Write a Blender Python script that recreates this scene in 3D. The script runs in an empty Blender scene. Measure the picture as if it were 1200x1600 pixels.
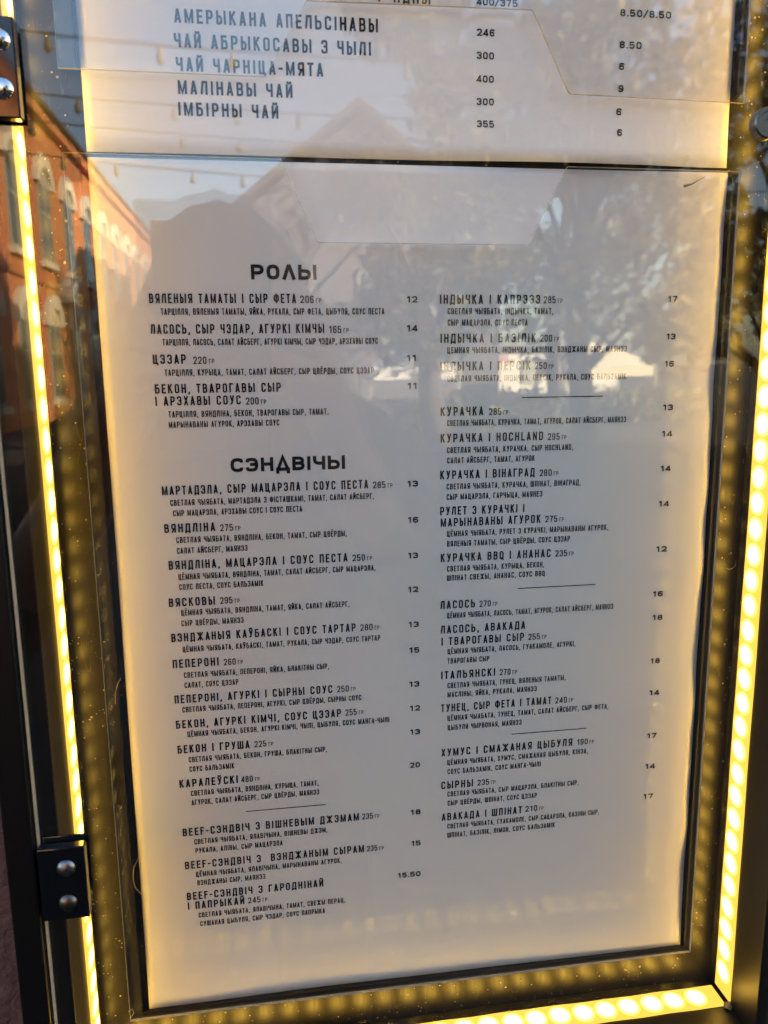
import bpy, bmesh, math, random
from mathutils import Vector, Matrix
random.seed(7)
R = math.radians
sc = bpy.context.scene

# ---------------------------------------------------------------- camera, sky, sun, exposure
# metres; x right along the wall, z up, -y out of the wall; origin = top left corner of the lower menu sheet
GROUND = -1.50
CAM = Vector((0.05046, -0.27004, -0.06398))
cam_rot = Matrix(((0.98902, 0.03733, -0.14298), (-0.14734, 0.17523, -0.97344), (-0.01128, 0.98382, 0.17881)))
cd = bpy.data.cameras.new('camera')
cam = bpy.data.objects.new('camera', cd)
sc.collection.objects.link(cam)
cam.matrix_world = Matrix.Translation(CAM) @ cam_rot.to_4x4()
cd.sensor_fit = 'VERTICAL'
cd.sensor_height = 24.0
cd.sensor_width = 18.0
cd.lens = 1250.6 / 1600 * 24.0
cd.clip_start = 0.004
cd.clip_end = 2000
cd.dof.use_dof = True
cd.dof.focus_distance = 0.30
cd.dof.aperture_fstop = 13.0
sc.camera = cam

SUN = Vector((0.80, 0.48, 0.30)).normalized()          # towards the sun
w = bpy.data.worlds.new('World')
sc.world = w
w.use_nodes = True
nt = w.node_tree
nt.nodes.clear()
sky = nt.nodes.new('ShaderNodeTexSky')
sky.sky_type = 'NISHITA'
sky.sun_disc = False
sky.sun_elevation = math.asin(SUN.z)
sky.sun_rotation = math.atan2(SUN.x, SUN.y)
sky.air_density = 1.0
sky.dust_density = 1.2
bg = nt.nodes.new('ShaderNodeBackground')
bg.inputs['Strength'].default_value = 0.080
wo = nt.nodes.new('ShaderNodeOutputWorld')
nt.links.new(sky.outputs[0], bg.inputs[0])
nt.links.new(bg.outputs[0], wo.inputs[0])

sl = bpy.data.lights.new('sun', 'SUN')
sl.energy = 5.0
sl.angle = R(0.5)
sl.color = (1.0, 0.82, 0.58)
so = bpy.data.objects.new('sun', sl)
sc.collection.objects.link(so)
so.rotation_euler = SUN.to_track_quat('Z', 'Y').to_euler()

sc.view_settings.view_transform = 'Standard'
sc.view_settings.look = 'None'
sc.view_settings.gamma = 1.0
sc.view_settings.use_curve_mapping = False
EXPOSURE = 2.8
sc.view_settings.exposure = EXPOSURE
sc.render.engine = 'CYCLES'
cy = sc.cycles
cy.max_bounces = 10
cy.diffuse_bounces = 3
cy.glossy_bounces = 6
cy.transmission_bounces = 6
cy.transparent_max_bounces = 40
cy.use_denoising = True
cy.use_adaptive_sampling = False
cy.caustics_reflective = True
cy.sample_clamp_indirect = 0.0
cy.blur_glossy = 0.0
LED = 1.0 / 2 ** EXPOSURE                              # the strip's brightness is set as it shows on film

# ---------------------------------------------------------------- helpers
def link(o, parent=None):
    sc.collection.objects.link(o)
    if parent is not None:
        o.parent = parent
    return o

def mesh_obj(name, verts, faces, mats, parent=None, smooth=False, fm=None):
    me = bpy.data.meshes.new(name)
    me.from_pydata([tuple(v) for v in verts], [], faces)
    for m in (mats if isinstance(mats, (list, tuple)) else [mats]):
        me.materials.append(m)
    if fm:
        me.polygons.foreach_set('material_index', fm)
    if smooth:
        me.polygons.foreach_set('use_smooth', [True] * len(me.polygons))
    me.update()
    return link(bpy.data.objects.new(name, me), parent)

def from_bm(name, bm, mats, parent=None, smooth=False):
    bmesh.ops.recalc_face_normals(bm, faces=bm.faces[:])
    me = bpy.data.meshes.new(name)
    bm.to_mesh(me)
    bm.free()
    for m in (mats if isinstance(mats, (list, tuple)) else [mats]):
        me.materials.append(m)
    if smooth:
        me.polygons.foreach_set('use_smooth', [True] * len(me.polygons))
    return link(bpy.data.objects.new(name, me), parent)

def bm_box(bm, x0, x1, y0, y1, z0, z1, bevel=0.0, seg=2):
    r = bmesh.ops.create_cube(bm, size=1.0)
    vs = r['verts']
    for v in vs:
        v.co = Vector(((x0 + x1) / 2 + v.co.x * (x1 - x0), (y0 + y1) / 2 + v.co.y * (y1 - y0), (z0 + z1) / 2 + v.co.z * (z1 - z0)))
    if bevel:
        es = list({e for v in vs for e in v.link_edges})
        bmesh.ops.bevel(bm, geom=es, offset=bevel, segments=seg, affect='EDGES', profile=0.5)

def box(name, x0, x1, y0, y1, z0, z1, mat, parent=None, bevel=0.0, seg=2):
    bm = bmesh.new()
    bm_box(bm, x0, x1, y0, y1, z0, z1, bevel, seg)
    return from_bm(name, bm, mat, parent)

def empty(name, loc=(0, 0, 0)):
    o = bpy.data.objects.new(name, None)
    o.empty_display_size = 0.02
    o.location = loc
    return link(o)

def tag(o, label=None, cat=None, group=None, kind=None):
    if label: o['label'] = label
    if cat: o['category'] = cat
    if group: o['group'] = group
    if kind: o['kind'] = kind
    return o

def smooth(t):
    t = max(0.0, min(1.0, t))
    return t * t * (3 - 2 * t)

def tube(bm, pts, rad, n=6):
    rings = []
    for i, p in enumerate(pts):
        a = Vector(pts[max(i - 1, 0)]); b = Vector(pts[min(i + 1, len(pts) - 1)])
        d = (b - a).normalized()
        s = d.cross(Vector((0.31, 0.17, 0.93))).normalized()
        t = d.cross(s)
        r = rad[i] if isinstance(rad, (list, tuple)) else rad
        rings.append([bm.verts.new(Vector(p) + (s * math.cos(k * 2 * math.pi / n) + t * math.sin(k * 2 * math.pi / n)) * r) for k in range(n)])
    for a, b in zip(rings, rings[1:]):
        for k in range(n):
            bm.faces.new((a[k], a[(k + 1) % n], b[(k + 1) % n], b[k]))
    bm.faces.new(rings[0][::-1]); bm.faces.new(rings[-1])

# ---------------------------------------------------------------- materials
def mat(name):
    m = bpy.data.materials.new(name)
    m.use_nodes = True
    m.node_tree.nodes.clear()
    return m, m.node_tree.nodes, m.node_tree.links

def N(ns, kind, **kw):
    n = ns.new(kind)
    for k, v in kw.items():
        if k in n.inputs:
            n.inputs[k].default_value = v
        else:
            setattr(n, k, v)
    return n

def simple(name, col, rough=0.6, ior=1.5, var=0.0, scale=30.0, bump=0.0, metallic=0.0):
    m, ns, ls = mat(name)
    out = N(ns, 'ShaderNodeOutputMaterial')
    p = N(ns, 'ShaderNodeBsdfPrincipled')
    p.inputs['Base Color'].default_value = (*col, 1)
    p.inputs['Roughness'].default_value = rough
    p.inputs['IOR'].default_value = ior
    p.inputs['Metallic'].default_value = metallic
    ls.new(p.outputs[0], out.inputs[0])
    if var or bump:
        tc = N(ns, 'ShaderNodeTexCoord')
        no = N(ns, 'ShaderNodeTexNoise', Scale=scale, Detail=6.0, Roughness=0.6)
        ls.new(tc.outputs['Object'], no.inputs['Vector'])
        if var:
            mx = N(ns, 'ShaderNodeMix', data_type='RGBA')
            mx.inputs[6].default_value = (*[c * (1 - var) for c in col], 1)
            mx.inputs[7].default_value = (*[min(1, c * (1 + var)) for c in col], 1)
            ls.new(no.outputs['Fac'], mx.inputs[0])
            ls.new(mx.outputs[2], p.inputs['Base Color'])
        if bump:
            b = N(ns, 'ShaderNodeBump', Strength=1.0, Distance=bump)
            ls.new(no.outputs['Fac'], b.inputs['Height'])
            ls.new(b.outputs[0], p.inputs['Normal'])
    return m

def math_node(ns, ls, op, a, b=None):
    n = N(ns, 'ShaderNodeMath', operation=op)
    for i, v in enumerate((a, b)):
        if v is None: continue
        if isinstance(v, (int, float)): n.inputs[i].default_value = v
        else: ls.new(v, n.inputs[i])
    return n.outputs[0]

def clear_sheet(name, f0, tint, smear=0.0):
    """A clear pane: each face mirrors f0 head on, more at a slant, and lets the rest through."""
    m, ns, ls = mat(name)
    out = N(ns, 'ShaderNodeOutputMaterial')
    geo = N(ns, 'ShaderNodeNewGeometry')
    dot = N(ns, 'ShaderNodeVectorMath', operation='DOT_PRODUCT')
    ls.new(geo.outputs['Normal'], dot.inputs[0]); ls.new(geo.outputs['Incoming'], dot.inputs[1])
    c = math_node(ns, ls, 'ABSOLUTE', dot.outputs['Value'])
    f = math_node(ns, ls, 'POWER', math_node(ns, ls, 'SUBTRACT', 1.0, c), 5.0)
    f = math_node(ns, ls, 'ADD', math_node(ns, ls, 'MULTIPLY', f, 1 - f0), f0)
    tr = N(ns, 'ShaderNodeBsdfTransparent', Color=(*tint, 1))
    gl = N(ns, 'ShaderNodeBsdfGlossy', Roughness=0.0)
    tc = N(ns, 'ShaderNodeTexCoord')
    mix = N(ns, 'ShaderNodeMixShader')
    ls.new(f, mix.inputs[0]); ls.new(tr.outputs[0], mix.inputs[1]); ls.new(gl.outputs[0], mix.inputs[2])
    last = mix.outputs[0]
    if smear:
        mp = N(ns, 'ShaderNodeMapping'); mp.inputs['Scale'].default_value = (16, 16, 3)
        ls.new(tc.outputs['Object'], mp.inputs[0])
        no = N(ns, 'ShaderNodeTexNoise', Scale=1.0, Detail=4.0)
        ls.new(mp.outputs[0], no.inputs['Vector'])
        b = N(ns, 'ShaderNodeBump', Strength=1.0, Distance=smear)
        ls.new(no.outputs['Fac'], b.inputs['Height'])
        ls.new(b.outputs[0], gl.inputs['Normal'])
    ls.new(last, out.inputs[0])
    return m

M = {}
M['paper'] = simple('paper', (0.80, 0.79, 0.775), 0.85, 1.35, 0.015, 25)
M['ink'] = simple('printed_ink', (0.012, 0.012, 0.014), 0.7, 1.35)
M['glass'] = clear_sheet('door_glass', 0.047, (0.985, 0.99, 0.985), smear=0.00002)
M['acrylic'] = clear_sheet('clear_acrylic', 0.058, (0.985, 0.985, 0.985), smear=0.0)
M['sheet_edge'] = simple('polished_edge', (0.46, 0.42, 0.36), 0.25, 1.5)
M['black_frame'] = simple('black_lacquer', (0.004, 0.0036, 0.0033), 0.40, 1.36, 0.3, 400, 0.00002)
M['tape'] = simple('black_tape', (0.012, 0.011, 0.010), 0.45, 1.45, 0.4, 300, 0.00004)
M['hinge'] = simple('gloss_black_plate', (0.004, 0.004, 0.005), 0.06, 1.55)
M['chrome'] = simple('chrome', (0.80, 0.80, 0.80), 0.10, metallic=1.0, var=0.05, scale=900)
M['steel'] = simple('dull_steel', (0.16, 0.14, 0.12), 0.35, metallic=1.0, var=0.2, scale=900)
M['dim_screw'] = simple('dim_mottled_chrome', (0.24, 0.24, 0.25), 0.3, metallic=1.0, var=0.6, scale=500, bump=0.0003)  # dark mottled chrome puts a broken sky reflection into the colour
M['lint'] = simple('lint', (0.55, 0.48, 0.36), 0.8)
M['glue'] = simple('milky_glue', (0.16, 0.12, 0.07), 0.5)

def panel_material():
    m, ns, ls = mat('scratched_black_panel')
    out = N(ns, 'ShaderNodeOutputMaterial')
    p = N(ns, 'ShaderNodeBsdfPrincipled', Roughness=0.2, IOR=1.36)
    tc = N(ns, 'ShaderNodeTexCoord')
    # fine vertical grain in the gloss, dust and small scratches in the colour
    mp = N(ns, 'ShaderNodeMapping'); mp.inputs['Scale'].default_value = (900, 900, 30)
    ls.new(tc.outputs['Object'], mp.inputs[0])
    gr = N(ns, 'ShaderNodeTexNoise', Scale=1.0, Detail=3.0)
    ls.new(mp.outputs[0], gr.inputs['Vector'])
    rr = N(ns, 'ShaderNodeMapRange'); rr.inputs['To Min'].default_value = 0.22; rr.inputs['To Max'].default_value = 0.42
    ls.new(gr.outputs['Fac'], rr.inputs[0]); ls.new(rr.outputs[0], p.inputs['Roughness'])
    vo = N(ns, 'ShaderNodeTexVoronoi', Scale=420.0)
    ls.new(tc.outputs['Object'], vo.inputs['Vector'])
    no = N(ns, 'ShaderNodeTexNoise', Scale=90.0, Detail=3.0)
    ls.new(tc.outputs['Object'], no.inputs['Vector'])
    thr = math_node(ns, ls, 'MULTIPLY', math_node(ns, ls, 'SUBTRACT', no.outputs['Fac'], 0.42), 0.8)
    hit = math_node(ns, ls, 'LESS_THAN', vo.outputs['Distance'], thr)
    last = hit
    for ang, s, w_ in ((0.4, 70, 0.012), (-0.6, 55, 0.010), (1.1, 62, 0.010)):
        m2 = N(ns, 'ShaderNodeMapping'); m2.inputs['Rotation'].default_value = (0, ang, 0); m2.inputs['Scale'].default_value = (s * 4, s, s * 0.35)
        ls.new(tc.outputs['Object'], m2.inputs[0])
        n2 = N(ns, 'ShaderNodeTexNoise', Scale=1.0, Detail=0.0)
        ls.new(m2.outputs[0], n2.inputs['Vector'])
        d = math_node(ns, ls, 'ABSOLUTE', math_node(ns, ls, 'SUBTRACT', n2.outputs['Fac'], 0.5))
        line = math_node(ns, ls, 'LESS_THAN', d, w_ * 0.35)
        line = math_node(ns, ls, 'MULTIPLY', line, math_node(ns, ls, 'GREATER_THAN', no.outputs['Fac'], 0.52))
        last = math_node(ns, ls, 'MAXIMUM', last, math_node(ns, ls, 'MULTIPLY', line, 0.12))
    mx = N(ns, 'ShaderNodeMix', data_type='RGBA')
    mx.inputs[6].default_value = (0.012, 0.0105, 0.009, 1)
    mx.inputs[7].default_value = (0.26, 0.22, 0.16, 1)
    ls.new(last, mx.inputs[0]); ls.new(mx.outputs[2], p.inputs['Base Color'])
    ls.new(p.outputs[0], out.inputs[0])
    return m
M['panel'] = panel_material()

def led_materials():
    col = (1.0, 0.57, 0.074)
    m, ns, ls = mat('glowing_silicone')
    out = N(ns, 'ShaderNodeOutputMaterial')
    e = N(ns, 'ShaderNodeEmission', Color=(*col, 1), Strength=1.6 * LED)
    ls.new(e.outputs[0], out.inputs[0])
    m2, ns, ls = mat('glowing_led')
    out = N(ns, 'ShaderNodeOutputMaterial')
    tc = N(ns, 'ShaderNodeTexCoord')
    ln = N(ns, 'ShaderNodeVectorMath', operation='LENGTH')
    ls.new(tc.outputs['Object'], ln.inputs[0])
    q = math_node(ns, ls, 'MAXIMUM', math_node(ns, ls, 'SUBTRACT', 1.0, math_node(ns, ls, 'DIVIDE', ln.outputs['Value'], 0.0047)), 0.0)
    q = math_node(ns, ls, 'ADD', math_node(ns, ls, 'MULTIPLY', math_node(ns, ls, 'POWER', q, 1.6), 68.0 * LED), 1.6 * LED)
    e = N(ns, 'ShaderNodeEmission', Color=(*col, 1))
    ls.new(q, e.inputs['Strength'])
    ls.new(e.outputs[0], out.inputs[0])
    return m, m2
M['sleeve'], M['led'] = led_materials()

# ---------------------------------------------------------------- ground, wall
M['asphalt'] = simple('paving', (0.040, 0.037, 0.035), 0.9, 1.3, 0.35, 1.2)
g = mesh_obj('ground', [(-400, -800, GROUND), (400, -800, GROUND), (400, 30, GROUND), (-400, 30, GROUND)], [(0, 1, 2, 3)], M['asphalt'])
tag(g, kind='structure')

def plaster():
    m, ns, ls = mat('red_brown_plaster')
    out = N(ns, 'ShaderNodeOutputMaterial')
    p = N(ns, 'ShaderNodeBsdfPrincipled', Roughness=0.9, IOR=1.4)
    tc = N(ns, 'ShaderNodeTexCoord')
    a = N(ns, 'ShaderNodeTexNoise', Scale=130.0, Detail=8.0, Roughness=0.65, Distortion=1.2)
    b = N(ns, 'ShaderNodeTexNoise', Scale=38.0, Detail=3.0, Distortion=0.8)
    ls.new(tc.outputs['Object'], a.inputs['Vector']); ls.new(tc.outputs['Object'], b.inputs['Vector'])
    mx = N(ns, 'ShaderNodeMix', data_type='RGBA')
    mx.inputs[6].default_value = (0.095, 0.045, 0.038, 1); mx.inputs[7].default_value = (0.20, 0.105, 0.088, 1)
    ls.new(a.outputs['Fac'], mx.inputs[0]); ls.new(mx.outputs[2], p.inputs['Base Color'])
    h = math_node(ns, ls, 'ADD', math_node(ns, ls, 'MULTIPLY', a.outputs['Fac'], 0.45), b.outputs['Fac'])
    bu = N(ns, 'ShaderNodeBump', Strength=1.0, Distance=0.006)
    ls.new(h, bu.inputs['Height']); ls.new(bu.outputs[0], p.inputs['Normal'])
    ls.new(p.outputs[0], out.inputs[0])
    return m
wl = box('plaster_wall', -5.8, 34, 0.022, 0.6, GROUND, 6.6, plaster())
tag(wl, 'rough reddish brown plaster wall that carries the menu case', 'wall')

# ---------------------------------------------------------------- the lit menu case
# inner faces of the case walls, the glass front and the outer frame, in metres
XL, XR, ZB, ZT = -0.0174, 0.2247, -0.3154, 0.3330
YP, YG0, YG1 = 0.0004, -0.0325, -0.0356                # panel face, inner and outer face of the glass
case = empty('menu_case', (0.1037, 0.02, ZB - 0.016))
tag(case, 'shallow black wall case with glass door and glowing warm light strips', 'display case')
bpy.context.view_layer.update()

def into(o, parent):
    """hang a world-built mesh under a thing without moving it"""
    o.parent = parent
    if parent.type == 'EMPTY':
        o.matrix_parent_inverse = Matrix.Translation(-Vector(parent.location))
    return o

into(box('back_panel', XL - 0.012, XR + 0.012, YP, 0.012, ZB - 0.012, ZT + 0.012, M['panel']), case)
T_ = 0.0140                                            # wall thickness of the case
YF = -0.0345                                           # front lip beside the glass
rails = [
    (XL - T_, XL - 0.0056, ZB - T_, ZT + T_), (XR + 0.0056, XR + T_, ZB - T_, ZT + T_),
    (XL - 0.0056, XR + 0.0056, ZB - T_, ZB - 0.0056), (XL - 0.0056, XR + 0.0056, ZT + 0.0056, ZT + T_)]
for x0, x1, z0, z1 in rails:                           # outer rails stand a little proud of the glass
    into(box('frame_rail', x0, x1, -0.0385, 0.0215, z0, z1, M['black_frame'], bevel=0.0008), case)
walls = [
    (XL - 0.0055, XL, ZB, ZT), (XR, XR + 0.0055, ZB, ZT), (XL - 0.0055, XR + 0.0055, ZB - 0.0055, ZB - 0.0001), (XL - 0.0055, XR + 0.0055, ZT + 0.0001, ZT + 0.0055)]
for x0, x1, z0, z1 in walls:
    into(box('side_wall', x0, x1, -0.0315, YP - 0.0001, z0, z1, M['black_frame'], bevel=0.0004), case)

# light strips: a glowing silicone sleeve on each inner wall with its LEDs showing as hot spots
D0, D1 = 0.0045, 0.0152                                # above the panel plane
def led_mesh():
    bm = bmesh.new()
    n = 12
    rings = []
    for r, h in ((1.0, 0.0), (0.8, 0.5), (0.45, 0.86)):
        rings.append([bm.verts.new((0.0047 * r * math.cos(k * 2 * math.pi / n), 0.0047 * r * math.sin(k * 2 * math.pi / n), 0.0004 * h)) for k in range(n)])
    for a, b in zip(rings, rings[1:]):
        for k in range(n):
            bm.faces.new((a[k], a[(k + 1) % n], b[(k + 1) % n], b[k]))
    top = bm.verts.new((0, 0, 0.0004))
    for k in range(n):
        bm.faces.new((rings[-1][k], rings[-1][(k + 1) % n], top))
    me = bpy.data.meshes.new('led')
    bm.to_mesh(me); bm.free()
    me.materials.append(M['led'])
    me.polygons.foreach_set('use_smooth', [True] * len(me.polygons))
    return me
LEDM = led_mesh()
PITCH, TH = 0.0095, 0.0005
def strip(p0, p1, nrm, width_dir=Vector((0, -1, 0))):
    p0, p1, nrm = Vector(p0), Vector(p1), Vector(nrm)
    d = (p1 - p0); L = d.length; d.normalize()
    bm = bmesh.new()
    prof = [(D0, 0), (D0, TH * 0.6), (D0 + 0.0003, TH), (D1 - 0.0003, TH), (D1, TH * 0.6), (D1, 0)]
    n = 40
    rings = []
    for i in range(n + 1):
        c = p0 + d * (L * i / n)
        wob = 0.00012 * math.sin(i * 1.7) + 0.0001 * math.sin(i * 0.6 + 1)
        rings.append([bm.verts.new(c + width_dir * (a + wob) + nrm * (b + 0.0002)) for a, b in prof])
    for a, b in zip(rings, rings[1:]):
        for k in range(len(prof)):
            j = (k + 1) % len(prof)
            bm.faces.new((a[k], a[j], b[j], b[k]))
    bm.faces.new(rings[0]); bm.faces.new(rings[-1][::-1])
    o = into(from_bm('led_strip', bm, M['sleeve']), case)
    cnt = int((L - 0.004) / PITCH)
    s0 = (L - (cnt - 1) * PITCH) / 2
    for i in range(cnt):
        c = p0 + d * (s0 + i * PITCH + random.uniform(-0.0002, 0.0002)) + width_dir * ((D0 + D1) / 2 + random.uniform(-0.0002, 0.0002)) + nrm * (TH + 0.00022)
        l = bpy.data.objects.new('led', LEDM)
        link(l)
        l.matrix_world = Matrix.Translation(c) @ nrm.to_track_quat('Z', 'Y').to_matrix().to_4x4()
        mwl = l.matrix_world.copy()
        l.parent = o
        l.matrix_basis = mwl
strip((XL, 0, ZB + 0.0018), (XL, 0, ZT), (1, 0, 0))
strip((XR, 0, ZB + 0.0018), (XR, 0, ZT), (-1, 0, 0))
strip((XL + 0.0020, 0, ZB), (XR - 0.0020, 0, ZB), (0, 0, 1))
strip((XL + 0.0020, 0, ZT), (XR - 0.0020, 0, ZT), (0, 0, -1))
# crinkled sleeve end and glue in the lower right corner
bm = bmesh.new()
bmesh.ops.create_icosphere(bm, subdivisions=3, radius=0.0020)
for v in bm.verts:
    k = 1 + 0.35 * math.sin(v.co.x * 1500 + 2 * math.sin(v.co.z * 1700)) * math.cos(v.co.y * 1300)
    v.co = Vector((v.co.x * 0.75 * k + XR - 0.0015, v.co.y * 0.9 * k - 0.0160, v.co.z * 0.55 * k + ZB + 0.0012))
into(from_bm('sleeve_end', bm, M['glue'], smooth=True), case)

def plate(name, outline, y0, y1, mats, edge_index=1):
    """a flat sheet cut to an outline (x, z), from y0 (back) to y1 (front); rims take the second material"""
    n = len(outline)
    vs = [(x, y0, z) for x, z in outline] + [(x, y1, z) for x, z in outline]
    fs = [list(range(n)), list(range(2 * n - 1, n - 1, -1))]
    fm = [0, 0]
    for i in range(n):
        j = (i + 1) % n
        fs.append((i, i + n, j + n, j)); fm.append(edge_index)
    o = mesh_obj(name, vs, fs, mats, fm=fm)
    bm = bmesh.new(); bm.from_mesh(o.data)
    bmesh.ops.recalc_face_normals(bm, faces=bm.faces[:])
    bm.to_mesh(o.data); bm.free()
    return o

AC = [M['acrylic'], M['sheet_edge']]
mm = 0.001
def MM(pts): return [(a * mm, b * mm) for a, b in pts]
low = [(-6.6, 0.4), (58.4, 0.1), (69.0, -24.2), (69.8, -24.7), (138.4, -24.8), (139.3, -24.4), (151.9, 0.0), (213.4, -0.2), (213.4, -299.4), (-6.6, -299.4)]
into(plate('pocket_sheet', MM(low), -0.0022, -0.0033, AC), case)
upp = [(-6.1, 320), (-6.1, 23.8), (53.9, 23.7), (54.8, 24.2), (67.8, 45.6), (139.0, 46.4), (151.6, 22.8), (152.4, 22.2), (213.2, 21.4), (213.2, 320)]
into(plate('pocket_sheet', MM(upp), -0.0022, -0.0033, AC), case)
for x0, x1, z0, z1 in ((-6.9, -2.3, -299.6, -0.5), (210.9, 213.6, -299.6, -1.0), (-2.2, 210.8, -299.6, -297.9 + 0.9), (-5.9, -1.2, 24.2, 318), (210.9, 213.1, 24.2, 318)):
    into(box('spacer_tape', x0 * mm, x1 * mm, -0.0021, YP - 0.0001, z0 * mm, z1 * mm, M['tape']), case)

# glass door with two clamp hinges and a cam lock
gd = plate('glass_door', [(XL - 0.0053, ZB - 0.0052), (XR + 0.0053, ZB - 0.0052), (XR + 0.0053, ZT + 0.0052), (XL - 0.0053, ZT + 0.0052)], YG0, YG1, [M['glass'], M['sheet_edge']])
into(gd, case)

def dome(bm, x, z, y, r, h, n=24):
    rings = []
    for a in (0.0, 0.25, 0.5, 0.7, 0.87, 0.97):
        t = a * math.pi / 2
        rings.append([bm.verts.new((x + r * math.cos(t) * math.cos(k * 2 * math.pi / n), y - h * math.sin(t), z + r * math.cos(t) * math.sin(k * 2 * math.pi / n))) for k in range(n)])
    for a, b in zip(rings, rings[1:]):
        for k in range(n):
            bm.faces.new((a[k], a[(k + 1) % n], b[(k + 1) % n], b[k]))
    bm.faces.new(rings[-1])
def hinge(ztop, screws):
    bm = bmesh.new()
    bm_box(bm, -0.0221, -0.0084, -0.0392, YG1 - 0.0001, ztop - 0.0240, ztop, 0.0004)
    bm_box(bm, -0.0221, -0.0084, YG0 + 0.0001, YG0 + 0.0009, ztop - 0.0240, ztop, 0.0003)
    h = into(from_bm('hinge', bm, M['hinge']), case)
    for x, z, m in screws:
        bm = bmesh.new()
        dome(bm, x, z, -0.0391, 0.0028, 0.0016)
        s = from_bm('screw', bm, m, smooth=True)
        s.parent = h
    return h
hinge(0.0236, [(-0.0120, 0.0180, M['chrome']), (-0.0122, 0.0066, M['chrome'])])
hinge(-0.2054, [(-0.0140, -0.2122, M['dim_screw']), (-0.0143, -0.2238, M['steel'])])  # lower screws: dimmer reflections put into darker metal colours
bm = bmesh.new()
n = 32
rings = []
for r, y in ((4.4, -35.7), (4.4, -38.6), (4.0, -39.0), (3.2, -39.0), (3.0, -38.7), (1.2, -38.7), (1.0, -38.4)):
    rings.append([bm.verts.new((0.1995 + r * mm * math.cos(k * 2 * math.pi / n), y * mm, 0.0050 + r * mm * math.sin(k * 2 * math.pi / n))) for k in range(n)])
for a, b in zip(rings, rings[1:]):
    for k in range(n):
        bm.faces.new((a[k], a[(k + 1) % n], b[(k + 1) % n], b[k]))
bm.faces.new(rings[-1])
into(from_bm('lock', bm, M['steel'], smooth=False), case)

# ---------------------------------------------------------------- lettering: condensed capitals drawn as strokes
def rp(pts, closed=False):
    """polyline with rounded corners: (x, y) or (x, y, r)"""
    out = []
    n = len(pts)
    for i, p in enumerate(pts):
        r = p[2] if len(p) > 2 else 0
        P = Vector(p[:2])
        if r and (closed or 0 < i < n - 1):
            A = Vector(pts[i - 1][:2]); B = Vector(pts[(i + 1) % n][:2])
            a = P + (A - P).normalized() * min(r, (A - P).length * 0.5)
            b = P + (B - P).normalized() * min(r, (B - P).length * 0.5)
            for k in range(4):
                t = k / 3
                out.append(a * (1 - t) ** 2 + P * 2 * t * (1 - t) * 1.0 + b * t * t)
        else:
            out.append(P)
    if closed:
        out.append(out[0].copy())
    return out

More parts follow.
